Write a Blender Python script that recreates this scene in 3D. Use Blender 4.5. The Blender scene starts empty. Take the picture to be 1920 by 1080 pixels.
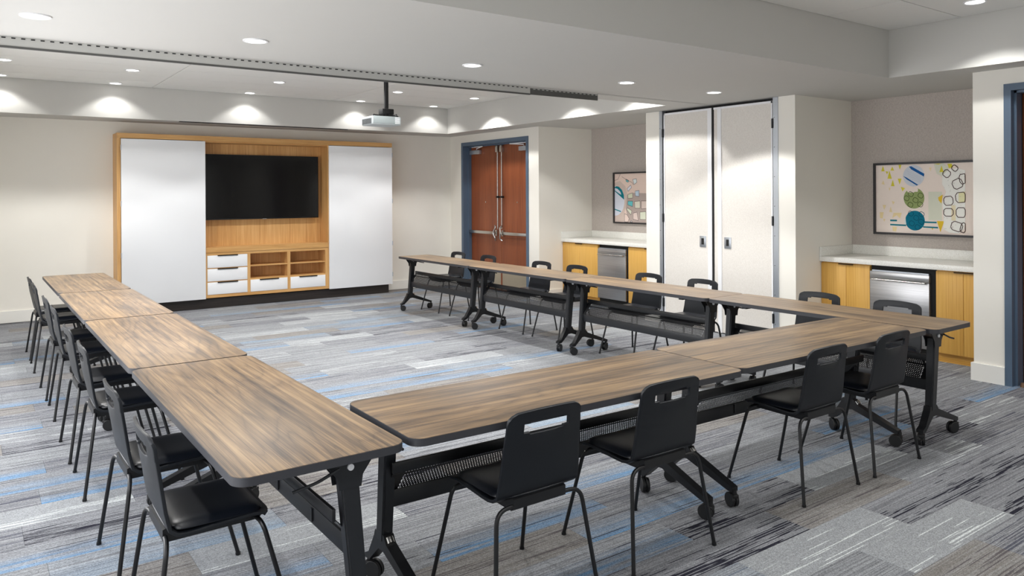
import bpy, bmesh, math, random
from mathutils import Vector, Matrix
random.seed(7)
PI = math.pi
sc = bpy.context.scene
C = sc.collection

# ------------------------------------------------------------------ camera
CAM_H, YAW, PITCH, ROLL, FPX, CXP, CYP = 1.5847, 0.6231, -0.0006, 0.0052, 1420.64, 960.0, 364.24
fw = Vector((math.sin(YAW) * math.cos(PITCH), math.cos(YAW) * math.cos(PITCH), math.sin(PITCH)))
rt = Vector((math.cos(YAW), -math.sin(YAW), 0.0))
up = rt.cross(fw)
c_, s_ = math.cos(ROLL), math.sin(ROLL)
rt2 = rt * c_ - up * s_
up2 = rt * s_ + up * c_
cam_d = bpy.data.cameras.new('camera')
cam = bpy.data.objects.new('camera', cam_d)
C.objects.link(cam)
cam.matrix_world = Matrix(((rt2.x, up2.x, -fw.x, 0), (rt2.y, up2.y, -fw.y, 0), (rt2.z, up2.z, -fw.z, CAM_H), (0, 0, 0, 1)))
cam_d.sensor_width = 36
cam_d.sensor_fit = 'HORIZONTAL'
cam_d.lens = FPX * 36 / 1920
cam_d.shift_x = (960 - CXP) / 1920
cam_d.shift_y = -(540 - CYP) / 1920
cam_d.clip_start = 0.05
sc.camera = cam
sc.cycles.max_bounces = 14
sc.cycles.diffuse_bounces = 8
sc.cycles.glossy_bounces = 4

# ------------------------------------------------------------------ world, exposure
world = bpy.data.worlds.new('world')
sc.world = world
world.use_nodes = True
world.node_tree.nodes['Background'].inputs[0].default_value = (0.9, 0.95, 1.0, 1)
world.node_tree.nodes['Background'].inputs[1].default_value = 0.6
vs = sc.view_settings
vs.view_transform = 'Standard'
vs.look = 'None'
vs.exposure = 0.44
vs.gamma = 1.0
try:
    vs.use_curve_mapping = False
except Exception:
    pass
SPOT_W = 52.0          # each recessed lamp
FILL_W = 60.0
LAMP_COL = (1.0, 0.987, 0.965)

def area(name, loc, rot, sx, sy, w, col=(1, 1, 1)):
    d = bpy.data.lights.new(name, 'AREA')
    d.shape = 'RECTANGLE'; d.size = sx; d.size_y = sy; d.energy = w; d.color = col
    o = bpy.data.objects.new(name, d)
    o.location = loc; o.rotation_euler = rot
    C.objects.link(o)
    return o
# daylight from windows assumed along the left wall; soft fill added behind the camera
area('assumed_window_daylight', (-0.44, 4.8, 1.30), (0, -PI / 2, 0), 1.6, 7.0, 112, (0.93, 0.95, 1.0))
area('rear_fill_light', (3.0, -1.9, 1.6), (PI / 2, 0, 0), 6.0, 1.8, 16, (0.92, 0.96, 1.0))

# ------------------------------------------------------------------ dimensions (metres)
XL, XW, YB, YW = -0.47, 6.874, -2.0, 11.404
ZS, ZC = 2.583, 3.0
XA = 7.93
XF1, YF0, YF1 = 6.4695, 5.984, 10.823
XN, YN, YN0 = 6.564, 3.465, -1.4

# ------------------------------------------------------------------ material helpers
def srgb(r, g, b):
    f = lambda c: (c / 255 / 12.92) if c / 255 <= 0.04045 else ((c / 255 + 0.055) / 1.055) ** 2.4
    return (f(r), f(g), f(b), 1)

class NT:
    def __init__(self, name):
        self.m = bpy.data.materials.new(name)
        self.m.use_nodes = True
        self.t = self.m.node_tree
        self.b = self.t.nodes['Principled BSDF']
    def n(self, typ, **kw):
        nd = self.t.nodes.new(typ)
        for k, v in kw.items():
            if k.startswith('i_'):
                nd.inputs[k[2:].replace('_', ' ')].default_value = v
            else:
                setattr(nd, k, v)
        return nd
    def l(self, a, b):
        self.t.links.new(a, b)
    def math(self, op, a, b=None, clamp=False):
        nd = self.t.nodes.new('ShaderNodeMath'); nd.operation = op; nd.use_clamp = clamp
        for i, v in enumerate((a, b)):
            if v is None: continue
            if isinstance(v, (int, float)): nd.inputs[i].default_value = v
            else: self.l(v, nd.inputs[i])
        return nd.outputs[0]
    def mix(self, fac, a, b, blend='MIX'):
        nd = self.t.nodes.new('ShaderNodeMix'); nd.data_type = 'RGBA'; nd.blend_type = blend
        for s, v in ((0, fac), (6, a), (7, b)):
            if isinstance(v, (int, float)): nd.inputs[s].default_value = v
            elif isinstance(v, tuple): nd.inputs[s].default_value = v
            else: self.l(v, nd.inputs[s])
        return nd.outputs[2]
    def vec(self, src, scale, loc=(0, 0, 0)):
        nd = self.t.nodes.new('ShaderNodeMapping')
        nd.inputs['Scale'].default_value = scale; nd.inputs['Location'].default_value = loc
        self.l(src, nd.inputs['Vector'])
        return nd.outputs[0]
    def noise(self, vec, scale=1.0, detail=2.0, rough=0.5, dist=0.0):
        nd = self.n('ShaderNodeTexNoise')
        nd.inputs['Scale'].default_value = scale; nd.inputs['Detail'].default_value = detail
        nd.inputs['Roughness'].default_value = rough; nd.inputs['Distortion'].default_value = dist
        self.l(vec, nd.inputs['Vector'])
        return nd.outputs[0]
    def ramp(self, fac, stops):
        nd = self.t.nodes.new('ShaderNodeValToRGB')
        e = nd.color_ramp.elements
        while len(e) < len(stops): e.new(0.5)
        for el, (p, col) in zip(e, stops): el.position = p; el.color = col
        self.l(fac, nd.inputs[0])
        return nd.outputs[0]
    def bump(self, h, strength=0.1, dist=0.01):
        nd = self.n('ShaderNodeBump'); nd.inputs['Strength'].default_value = strength; nd.inputs['Distance'].default_value = dist
        self.l(h, nd.inputs['Height']); self.l(nd.outputs[0], self.b.inputs['Normal'])
    def set(self, **kw):
        for k, v in kw.items():
            k = {'rough': 'Roughness', 'metal': 'Metallic', 'col': 'Base Color', 'coat': 'Coat Weight', 'spec': 'Specular IOR Level', 'coatr': 'Coat Roughness', 'aniso': 'Anisotropic'}[k]
            if isinstance(v, (float, int, tuple)): self.b.inputs[k].default_value = v
            else: self.l(v, self.b.inputs[k])
        return self

def simple(name, col, rough=0.5, metal=0.0, var=0.03, vscale=6.0, bump=0.0, bscale=200.0, spec=0.5, coat=0.0):
    t = NT(name)
    pos = t.n('ShaderNodeNewGeometry').outputs['Position']
    n1 = t.noise(pos, vscale, 3)
    dark = tuple(max(0, c * (1 - var * 2)) for c in col[:3]) + (1,)
    t.set(col=t.mix(n1, dark, col), rough=rough, metal=metal, spec=spec, coat=coat)
    if bump:
        t.bump(t.noise(pos, bscale, 2), bump, 0.002)
    return t.m

def wood(name, light, mid, dark, axis='Z', rough=0.45, coat=0.0, fine=90.0, big=3.0, contrast=1.0):
    """straight-grained veneer, grain runs along axis"""
    t = NT(name)
    tc = t.n('ShaderNodeNewGeometry').outputs['Position']
    sc_f = {'X': (2.0, fine, fine), 'Y': (fine, 2.0, fine), 'Z': (fine, fine, 1.6)}[axis]
    sc_b = {'X': (.35, big, big), 'Y': (big, .35, big), 'Z': (big, big, .35)}[axis]
    a = t.noise(t.vec(tc, sc_f), 1.0, 3, 0.6)
    b = t.noise(t.vec(tc, sc_b), 1.0, 3, 0.5, 0.4)
    f = t.math('ADD', t.math('MULTIPLY', a, 0.65), t.math('MULTIPLY', b, 0.35))
    col = t.ramp(f, [(0.5 - .18 * contrast, dark), (0.5, mid), (0.5 + .16 * contrast, light)])
    t.set(col=col, rough=rough, coat=coat)
    t.bump(a, 0.05, 0.002)
    return t.m

M = {}
M['wall'] = simple('cream_wall_paint', srgb(237, 234, 226), 0.85, var=0.01, bump=0.04, bscale=350, spec=0.2)
M['ceiling'] = simple('white_ceiling_paint', srgb(200, 199, 195), 0.9, var=0.008, spec=0.2)
M['tile'] = simple('ceiling_tile_white', srgb(232, 232, 229), 0.95, var=0.02, vscale=90, bump=0.15, bscale=260, spec=0.15)
M['grid'] = simple('ceiling_grid_gap', srgb(62, 62, 61), 0.8)
M['baseboard'] = simple('white_baseboard_paint', srgb(236, 235, 230), 0.5, var=0.01)
M['frame_blue'] = simple('slate_blue_door_frame_paint', srgb(84, 103, 124), 0.42, var=0.03)
M['white_gloss'] = simple('white_board_laminate', srgb(238, 240, 243), 0.28, var=0.005, coat=0.2)
M['oak'] = wood('light_oak_veneer', srgb(222, 180, 124), srgb(207, 160, 100), srgb(182, 132, 74), 'Z')
M['oak_h'] = wood('light_oak_veneer_horizontal', srgb(220, 176, 120), srgb(205, 158, 98), srgb(184, 134, 76), 'X')
M['yellow_oak'] = wood('honey_oak_veneer', srgb(228, 184, 106), srgb(214, 166, 82), srgb(192, 140, 58), 'Z', contrast=1.5)
M['yellow_oak_h'] = wood('honey_oak_veneer_horizontal', srgb(226, 176, 88), srgb(210, 156, 68), srgb(184, 130, 46), 'Y')
M['cherry'] = wood('cherry_door_veneer', srgb(156, 88, 52), srgb(136, 72, 41), srgb(104, 52, 29), 'Z', rough=0.38, fine=120, big=5)
M['plinth'] = wood('dark_brown_plinth', srgb(52, 45, 42), srgb(40, 35, 33), srgb(28, 25, 24), 'X')
M['black'] = simple('black_powder_coated_steel', srgb(17, 18, 21), 0.40, var=0.05, vscale=30, bump=0.03, bscale=900)
M['grey_metal'] = simple('charcoal_powder_coated_steel', srgb(27, 29, 33), 0.38, var=0.05)
M['matte_black'] = simple('matte_black', srgb(14, 14, 15), 0.7)
M['shell'] = simple('charcoal_laminate_chair_shell', srgb(17, 21, 27), 0.42, var=0.05, vscale=8, spec=0.42)
M['vinyl'] = simple('black_vinyl_seat_pad', srgb(12, 17, 26), 0.36, var=0.06, vscale=20, bump=0.12, bscale=420, spec=0.6)
M['edge'] = simple('dark_grey_table_edge_band', srgb(54, 55, 60), 0.45, var=0.05, vscale=40)
M['chrome'] = simple('brushed_nickel', srgb(205, 203, 198), 0.25, 1.0, var=0.03)
M['alu'] = simple('satin_aluminium', srgb(200, 206, 214), 0.35, 0.85, var=0.02)
M['white_trim'] = simple('white_vinyl_trim', srgb(238, 239, 242), 0.4, var=0.005)
M['track_grey'] = simple('grey_track_cover', srgb(190, 190, 186), 0.6, var=0.02)
M['track_dark'] = simple('dark_grey_track_cover', srgb(84, 84, 82), 0.6, var=0.02)
M['tv'] = simple('black_glass_screen', srgb(3, 3, 5), 0.12, var=0.0, spec=0.35)
M['tv_bezel'] = simple('black_screen_bezel', srgb(16, 16, 18), 0.35)
M['frame_dark'] = simple('dark_picture_frame', srgb(44, 42, 44), 0.4, var=0.1)
M['bronze'] = simple('dark_bronze_pull', srgb(84, 66, 44), 0.35, 0.7)
M['projector'] = simple('light_grey_projector_plastic', srgb(170, 176, 178), 0.45)
M['projector_dk'] = simple('mid_grey_projector_plastic', srgb(134, 142, 143), 0.5)
M['wheel'] = simple('black_caster_rubber', srgb(24, 25, 27), 0.5, var=0.1)
M['brown'] = simple('brown_rubber', srgb(120, 92, 70), 0.7)
M['kick'] = simple('satin_kick_plate', srgb(190, 180, 160), 0.35, 0.6)

def quartz():
    t = NT('white_speckled_quartz')
    pos = t.n('ShaderNodeNewGeometry').outputs['Position']
    a = t.noise(pos, 160, 2, 0.7)
    t.set(col=t.ramp(a, [(0.3, srgb(214, 212, 204)), (0.55, srgb(240, 240, 235))]), rough=0.3)
    return t.m
M['quartz'] = quartz()

def steel():
    t = NT('brushed_stainless_steel')
    pos = t.n('ShaderNodeNewGeometry').outputs['Position']
    a = t.noise(t.vec(pos, (1, 1.2, 420)), 1.0, 2)
    t.set(col=t.ramp(a, [(0.3, srgb(170, 170, 172)), (0.7, srgb(206, 206, 206))]), rough=0.34, metal=1.0, aniso=0.6)
    t.bump(a, 0.03, 0.001)
    return t.m
M['steel'] = steel()

def wallpaper():
    t = NT('taupe_woven_wallcovering')
    pos = t.n('ShaderNodeNewGeometry').outputs['Position']
    a = t.noise(t.vec(pos, (60, 60, 220)), 1.0, 3)
    b = t.noise(t.vec(pos, (240, 240, 50)), 1.0, 3)
    f = t.math('MULTIPLY', t.math('ADD', a, b), 0.5)
    t.set(col=t.ramp(f, [(0.35, srgb(172, 163, 157)), (0.6, srgb(196, 188, 181))]), rough=0.85, spec=0.2)
    t.bump(f, 0.25, 0.002)
    return t.m
M['wallpaper'] = wallpaper()

def panel_fabric():
    t = NT('beige_woven_panel_fabric')
    pos = t.n('ShaderNodeNewGeometry').outputs['Position']
    a = t.noise(t.vec(pos, (80, 80, 300)), 1.0, 2)
    b = t.noise(t.vec(pos, (300, 300, 80)), 1.0, 2)
    f = t.math('MULTIPLY', t.math('ADD', a, b), 0.5)
    t.set(col=t.ramp(f, [(0.35, srgb(212, 207, 200)), (0.62, srgb(230, 226, 220))]), rough=0.9, spec=0.15)
    t.bump(f, 0.25, 0.002)
    return t.m
M['fabric'] = panel_fabric()

def walnut():
    t = NT('walnut_laminate_table_top')
    tc = t.n('ShaderNodeTexCoord').outputs['Object']
    oi = t.n('ShaderNodeObjectInfo').outputs['Random']
    off = t.n('ShaderNodeVectorMath', operation='ADD')
    cmb = t.n('ShaderNodeCombineXYZ')
    t.l(t.math('MULTIPLY', oi, 37.0), cmb.inputs[0]); t.l(t.math('MULTIPLY', oi, 11.0), cmb.inputs[1])
    t.l(tc, off.inputs[0]); t.l(cmb.outputs[0], off.inputs[1])
    p = off.outputs[0]
    big = t.noise(t.vec(p, (0.55, 4.2, 1)), 1.0, 2, 0.4, 0.25)
    rings = t.math('POWER', t.math('ABSOLUTE', t.math('SINE', t.math('MULTIPLY', big, 44.0))), 0.3)
    fine = t.noise(t.vec(p, (3.2, 330, 1)), 1.0, 4, 0.7)
    mid = t.noise(t.vec(p, (0.7, 48, 1)), 1.0, 3, 0.6, 0.15)
    blot = t.noise(t.vec(p, (1.3, 7, 1)), 1.0, 3, 0.55, 0.3)
    f = t.math('ADD', t.math('MULTIPLY', rings, 0.07), t.math('ADD', t.math('MULTIPLY', fine, 0.34), t.math('ADD', t.math('MULTIPLY', mid, 0.34), t.math('MULTIPLY', blot, 0.26))))
    col = t.ramp(f, [(0.39, srgb(58, 48, 40)), (0.47, srgb(92, 76, 60)), (0.54, srgb(126, 103, 77)), (0.63, srgb(162, 135, 100))])
    t.set(col=col, rough=0.42, spec=0.5, coat=0.3, coatr=0.3)
    t.bump(fine, 0.05, 0.001)
    return t.m
M['walnut'] = walnut()

def emit(name, col, s):
    t = NT(name)
    t.set(col=(0.9, 0.9, 0.9, 1))
    t.b.inputs['Emission Color'].default_value = col
    t.b.inputs['Emission Strength'].default_value = s
    return t.m
M['lamp'] = emit('lit_downlight_lens', (1, 0.98, 0.95, 1), 5.0)

def carpet(name, base, base2, streak, lo, hi, blue=0.0, bluecol=srgb(120, 172, 214), ln=1.5, fine_amt=0.75):
    """carpet plank: UV gives the position inside one plank, world position drives the yarn lines.
    lo / hi: share of lines drawn at the v=0 and v=1 edge of the plank"""
    t = NT(name)
    uv = t.n('ShaderNodeUVMap').outputs[0]
    sp = t.n('ShaderNodeSeparateXYZ'); t.l(uv, sp.inputs[0])
    u, v = sp.outputs[0], sp.outputs[1]
    pos = t.n('ShaderNodeNewGeometry').outputs['Position']
    ps = t.n('ShaderNodeSeparateXYZ'); t.l(pos, ps.inputs[0])
    def yarn(pitch, sx, k, seed):
        row = t.math('FLOOR', t.math('DIVIDE', ps.outputs[1], pitch))
        c = t.n('ShaderNodeCombineXYZ')
        t.l(t.math('MULTIPLY', ps.outputs[0], sx), c.inputs[0]); t.l(t.math('MULTIPLY', row, k), c.inputs[1]); c.inputs[2].default_value = seed
        return t.noise(c.outputs[0], 1.0, 1.0, 0.5)
    n1 = yarn(0.0052, ln, 7.37, 0.3)
    n2 = yarn(0.0045, 1.6, 5.13, 4.3)
    n3 = t.noise(t.vec(pos, (2.2, 9, 1), (5, 2, 0)), 1.0, 2.0, 0.5)
    nb = t.noise(t.vec(pos, (1.6, 16, 1), (9, 1, 0)), 1.0, 2.0, 0.5)
    dens = t.math('ADD', lo, t.math('MULTIPLY', v, hi - lo))
    dens = t.math('MULTIPLY', dens, t.math('ADD', 0.4, t.math('MULTIPLY', n3, 1.2)))
    thr = t.math('SUBTRACT', 0.74, t.math('MULTIPLY', dens, 0.32))
    m = t.math('MULTIPLY', t.math('SUBTRACT', n1, thr), 34.0, True)
    col = t.mix(t.math('MULTIPLY', t.math('MULTIPLY', t.math('SUBTRACT', n2, 0.40), 5.0, True), fine_amt), base, base2)
    if blue > 0:
        e = t.math('SUBTRACT', 1.0, t.math('MULTIPLY', v, 1.5), True)
        e = t.math('MULTIPLY', e, t.math('MULTIPLY', t.math('SUBTRACT', nb, 0.30), 3.6, True), True)
        e = t.math('MULTIPLY', t.math('MULTIPLY', e, t.math('MULTIPLY', t.math('SUBTRACT', n2, 0.25), 2.8, True), True), blue)
        col = t.mix(e, col, bluecol)
    col = t.mix(m, col, streak)
    wn = t.n('ShaderNodeTexWhiteNoise'); wn.noise_dimensions = '2D'
    fl = t.n('ShaderNodeVectorMath', operation='FLOOR'); t.l(t.vec(pos, (210, 300, 1)), fl.inputs[0]); t.l(fl.outputs[0], wn.inputs['Vector'])
    spk = wn.outputs[0]
    spk2 = t.math('ADD', 0.70, t.math('MULTIPLY', spk, 0.60))
    cmb = t.n('ShaderNodeCombineXYZ')
    for i in range(3): t.l(spk2, cmb.inputs[i])
    col = t.mix(1.0, col, cmb.outputs[0], 'MULTIPLY')
    t.set(col=col, rough=0.95, spec=0.1)
    t.bump(spk, 0.25, 0.003)
    return t.m
G1, G2, G3 = srgb(142, 145, 148), srgb(104, 105, 110), srgb(149, 152, 155)
BLK, WHT, TAU = srgb(40, 40, 50), srgb(198, 203, 203), srgb(116, 112, 108)
CARPET = [
    carpet('carpet_plain_grey', G1, G2, BLK, 0.02, 0.14),
    carpet('carpet_grey_white_lines', G1, G3, WHT, 0.50, 0.02),
    carpet('carpet_grey_black_lines', srgb(138, 140, 144), G2, BLK, 0.74, 0.14, ln=2.4),
    carpet('carpet_blue_wash', srgb(142, 145, 149), G2, BLK, 0.05, 0.30, blue=0.85, bluecol=srgb(80, 136, 182)),
    carpet('carpet_taupe_lines', srgb(138, 137, 136), TAU, srgb(92, 88, 90), 0.50, 0.30, fine_amt=0.8),
    carpet('carpet_light_grey', srgb(145, 148, 151), G2, WHT, 0.34, 0.10),
    carpet('carpet_grey_fine_lines', srgb(142, 144, 147), srgb(104, 105, 111), srgb(84, 86, 96), 0.52, 0.42, fine_amt=0.9),
    carpet('carpet_pale_blue', srgb(144, 150, 156), G2, srgb(100, 108, 122), 0.12, 0.30, blue=0.5, bluecol=srgb(110, 150, 184)),
]

# ------------------------------------------------------------------ geometry helpers
def box(bm, x0, x1, y0, y1, z0, z1, bev=0.0, seg=2):
    vs_ = [bm.verts.new(p) for p in ((x0, y0, z0), (x1, y0, z0), (x1, y1, z0), (x0, y1, z0), (x0, y0, z1), (x1, y0, z1), (x1, y1, z1), (x0, y1, z1))]
    fs = [(0, 3, 2, 1), (4, 5, 6, 7), (0, 1, 5, 4), (1, 2, 6, 5), (2, 3, 7, 6), (3, 0, 4, 7)]
    faces = [bm.faces.new([vs_[i] for i in f]) for f in fs]
    if bev > 0:
        es = list({e for f in faces for e in f.edges})
        bmesh.ops.bevel(bm, geom=es, offset=bev, segments=seg, profile=0.5, affect='EDGES')

def cyl(bm, p0, p1, r, seg=16, r2=None, cap=True):
    p0, p1 = Vector(p0), Vector(p1)
    d = (p1 - p0); q = d.to_track_quat('Z', 'Y').to_matrix()
    r2 = r if r2 is None else r2
    a = [bm.verts.new(p0 + q @ Vector((r * math.cos(t), r * math.sin(t), 0))) for t in [2 * PI * i / seg for i in range(seg)]]
    b = [bm.verts.new(p1 + q @ Vector((r2 * math.cos(t), r2 * math.sin(t), 0))) for t in [2 * PI * i / seg for i in range(seg)]]
    for i in range(seg):
        bm.faces.new((a[i], a[(i + 1) % seg], b[(i + 1) % seg], b[i]))
    if cap:
        bm.faces.new(a[::-1]); bm.faces.new(b)

def rounded_path(pts, r, n=6):
    pts = [Vector(p) for p in pts]
    out = [pts[0]]
    for i in range(1, len(pts) - 1):
        a, b, c = pts[i - 1], pts[i], pts[i + 1]
        d1, d2 = (a - b), (c - b)
        rr = min(r, d1.length * .45, d2.length * .45)
        s, e = b + d1.normalized() * rr, b + d2.normalized() * rr
        for k in range(n + 1):
            t = k / n
            out.append(s * (1 - t) ** 2 + b * 2 * t * (1 - t) + e * t * t)
    out.append(pts[-1])
    return out

def tube(bm, pts, r, seg=10):
    pts = [Vector(p) for p in pts]
    prev = None; nrm = None
    for i, p in enumerate(pts):
        t = (pts[min(i + 1, len(pts) - 1)] - pts[max(i - 1, 0)]).normalized()
        if nrm is None:
            nrm = t.orthogonal().normalized()
        else:
            nrm = (nrm - t * nrm.dot(t)).normalized()
        bi = t.cross(nrm)
        ring = [bm.verts.new(p + (nrm * math.cos(a) + bi * math.sin(a)) * r) for a in [2 * PI * k / seg for k in range(seg)]]
        if prev:
            for k in range(seg):
                bm.faces.new((prev[k], prev[(k + 1) % seg], ring[(k + 1) % seg], ring[k]))
        else:
            bm.faces.new(ring[::-1])
        prev = ring
    bm.faces.new(prev)

def prism(bm, pts, axis, a0, a1):
    """extrude a 2-D polygon along axis; pts are the other two coordinates in order"""
    def mk(p, a):
        return {'x': (a, p[0], p[1]), 'y': (p[0], a, p[1]), 'z': (p[0], p[1], a)}[axis]
    A = [bm.verts.new(mk(p, a0)) for p in pts]
    B = [bm.verts.new(mk(p, a1)) for p in pts]
    n = len(pts)
    for i in range(n):
        bm.faces.new((A[i], A[(i + 1) % n], B[(i + 1) % n], B[i]))
    bm.faces.new(A[::-1]); bm.faces.new(B)

def rrect(x0, x1, y0, y1, r, n=8):
    out = []
    for cx, cy, a0 in ((x1 - r, y0 + r, -PI / 2), (x1 - r, y1 - r, 0), (x0 + r, y1 - r, PI / 2), (x0 + r, y0 + r, PI)):
        for k in range(n + 1):
            a = a0 + PI / 2 * k / n
            out.append((cx + r * math.cos(a), cy + r * math.sin(a)))
    return out

def mesh_of(bm, name, mat, smooth=False, angle=35):
    bmesh.ops.recalc_face_normals(bm, faces=bm.faces)
    me = bpy.data.meshes.new(name)
    bm.to_mesh(me); bm.free()
    for m_ in (mat if isinstance(mat, (list, tuple)) else [mat]):
        me.materials.append(m_)
    if smooth:
        for p in me.polygons: p.use_smooth = True
        try: me.set_sharp_from_angle(angle=math.radians(angle))
        except Exception: pass
    return me

def obj(name, bm, mat, parent=None, smooth=False, **props):
    me = bm if isinstance(bm, bpy.types.Mesh) else mesh_of(bm, name, mat, smooth)
    o = bpy.data.objects.new(name, me)
    C.objects.link(o)
    if parent is not None: o.parent = parent
    for k, v in props.items(): o[k] = v
    return o

def empty(name, loc, rz=0.0, **props):
    o = bpy.data.objects.new(name, None)
    o.empty_display_size = 0.1
    C.objects.link(o)
    o.location = loc; o.rotation_euler = (0, 0, rz)
    for k, v in props.items(): o[k] = v
    return o

def bxo(name, dims, mat, parent=None, bev=0.0, smooth=False, **props):
    bm = bmesh.new(); box(bm, *dims, bev=bev)
    return obj(name, bm, mat, parent, smooth or bev > 0, **props)

def copy_tree(o, parent=None):
    c = o.copy(); C.objects.link(c); c.parent = parent
    for ch in list(o.children):
        copy_tree(ch, c)
    return c

# ================================================================== SETTING
STRUCT = dict(kind='structure')
# ---- floor with carpet planks
floor = bxo('floor', (XL - .1, XA + .1, YB - .1, YW + .1, -0.10, -0.006), M['grid'], None, kind='structure', label='carpeted floor of patterned grey and blue planks', category='floor')
PL, PW, PY0, PX0 = 0.965, 0.2505, 1.578, 3.19
def plank_mesh(kind, l=PL):
    bm = bmesh.new()
    uvl = bm.loops.layers.uv.new('UVMap')
    g = 0.0006
    vs_ = [bm.verts.new(p) for p in ((g, g, -.006), (l - g, g, -.006), (l - g, PW - g, -.006), (g, PW - g, -.006), (g, g, 0), (l - g, g, 0), (l - g, PW - g, 0), (g, PW - g, 0))]
    for f in [(0, 3, 2, 1), (4, 5, 6, 7), (0, 1, 5, 4), (1, 2, 6, 5), (2, 3, 7, 6), (3, 0, 4, 7)]:
        fc = bm.faces.new([vs_[i] for i in f])
        for lp in fc.loops:
            lp[uvl].uv = (lp.vert.co.x / PL, lp.vert.co.y / PW)
    me = mesh_of(bm, 'carpet_plank', CARPET[kind])
    return me
PM = [plank_mesh(k) for k in range(len(CARPET))]
# flipped variants: the dense edge lies on the other side
def flip(me):
    m2 = me.copy()
    for d in m2.uv_layers[0].data:
        d.uv = (1 - d.uv[0], 1 - d.uv[1])
    return m2
PMF = [flip(m_) for m_ in PM]
hints = {}
blue_pts = [(2.58, 2.905), (1.216, 3.174), (0.291, 5.101), (0.525, 4.594), (0.16, 3.862), (3.434, 2.676), (2.813, 2.612), (2.231, 2.549), (5.137, 2.601), (6.326, 2.63), (2.126, 5.872), (2.71, 5.746), (3.48, 5.746), (1.85, 7.955), (4.476, 8.548), (3.265, 6.035), (3.425, 7.255), (4.846, 2.967), (4.843, 6.01), (0.549, 7.053), (0.785, 3.918)]
black_pts = [(3.094, 2.111), (6.116, 2.693), (5.05, 2.386), (4.363, 1.714), (4.433, 2.715), (1.893, 4.019), (0.329, 5.763), (0.594, 4.23), (5.831, 5.784), (3.754, 7.951), (4.467, 6.82), (4.998, 2.05), (1.835, 3.038)]
white_pts = [(4.025, 2.337), (3.912, 1.725), (3.227, 1.837), (4.001, 9.445), (2.777, 8.697), (2.85, 7.867), (3.638, 6.302), (0.26, 4.376), (0.935, 3.38), (1.464, 3.36), (3.309, 5.296), (3.723, 9.126)]
rowoff = {}
def row_x0(r):
    if r in (0,): return PX0
    if r not in rowoff:
        rnd = random.Random(r * 91 + 5)
        rowoff[r] = PX0 + (0.45 if r % 2 else 0.0) + rnd.uniform(-0.14, 0.14)
    return rowoff[r]
rowoff[1] = PX0 + .45; rowoff[3] = PX0 + .46; rowoff[2] = PX0 + .02
def cell(x, y):
    r = math.floor((y - PY0) / PW); return r, math.floor((x - row_x0(r)) / PL)
for pts, kd in ((white_pts, 1), (black_pts, 2), (blue_pts, 3)):
    for p in pts: hints[cell(*p)] = kd
rk = random.Random(11)
planks = []
r0, r1 = math.floor((YB - PY0) / PW), math.floor((YW - PY0) / PW) + 1
for r in range(r0, r1):
    y = PY0 + r * PW
    if y + PW > YW + .02: continue
    n0, n1 = math.floor((XL - row_x0(r)) / PL), math.floor((XA - row_x0(r)) / PL)
    for n in range(n0, n1 + 1):
        x = row_x0(r) + n * PL
        kd = hints.get((r, n))
        if kd is None:
            kd = rk.choice([0, 0, 0, 1, 2, 3, 4, 4, 5, 5, 6, 6, 6, 7])
        fl = rk.random() < .45 and (r, n) not in hints
        cx, cy = x + PL / 2, y + PW / 2
        depth = cx * math.sin(YAW) + cy * math.cos(YAW); lat = cx * math.cos(YAW) - cy * math.sin(YAW)
        vis = depth > 1.6 and -0.78 * depth < lat < 0.78 * depth and cx < XA
        planks.append((0 if vis else 1, depth, x, y, kd, fl))
planks.sort()
rest = {}
for i, (nv, dep, x, y, kd, fl) in enumerate(planks):
    if i < 300 and not nv:
        o = obj('carpet_plank', (PMF if fl else PM)[kd], None, floor)
        o.location = (x, y, 0)
    else:
        rest.setdefault((kd, fl), []).append((x, y))
bm = bmesh.new(); uvl = bm.loops.layers.uv.new('UVMap')
for (kd, fl), lst in rest.items():
    for x, y in lst:
        g = .0006
        f = bm.faces.new([bm.verts.new(p) for p in ((x + g, y + g, 0), (x + PL - g, y + g, 0), (x + PL - g, y + PW - g, 0), (x + g, y + PW - g, 0))])
        f.material_index = kd
        for lp, uvp in zip(f.loops, ((0, 0), (1, 0), (1, 1), (0, 1))):
            lp[uvl].uv = (1 - uvp[0], 1 - uvp[1]) if fl else uvp
me = bpy.data.meshes.new('carpet_planks'); bm.to_mesh(me); bm.free()
for m_ in CARPET: me.materials.append(m_)
obj('carpet_planks_remaining', me, None, floor, kind='stuff')

# ---- walls
def wall(name, boxes, label, mat='wall'):
    bm = bmesh.new()
    for b in boxes: box(bm, *b)
    return obj(name, bm, M[mat], None, kind='structure', label=label, category='wall')
wall('wall_far', [(XL - .1, XA + .12, YW, YW + .12, 0, ZS)], 'cream far wall behind the media cabinet')
wall('wall_left', [(XL - .12, XL, YB, YW, 0, ZS)], 'cream left wall beside the camera')
wall('wall_back', [(XL - .12, XA + .12, YB - .12, YB, 0, ZS)], 'cream wall behind the camera')
wr = wall('wall_right', [
    (XW, XA, 11.034, YW, 0, ZS), (XW, XW + .30, 9.132, 11.034, 2.457, ZS), (XW + .30, XA, 9.132, 11.034, 0, ZS),
    (XW, XA, 8.884, 9.132, 0, ZS), (XA, XA + .12, YB, YW, 0, ZS),
    (XW, XA, 6.457, 6.696, 0, ZS), (XW + .16, XA, 4.799, 6.457, 0, ZS), (XW, XA, 4.60, 4.799, 0, ZS),
    (XW, XA, 2.676, 2.914, 0, ZS), (XW, XW + .30, 1.62, 2.676, 2.457, ZS), (XW + .30, XA, 1.62, 2.676, 0, ZS), (XW, XA, YB, 1.62, 0, ZS)],
    'cream right wall with two alcoves, a double door and the partition pocket')
bxo('alcove_wallcovering', (XA - .012, XA, 6.697, 8.883, 0.9, ZS - .001), M['wallpaper'], wr, label='taupe textured wallcovering at the back of the far alcove')
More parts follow.
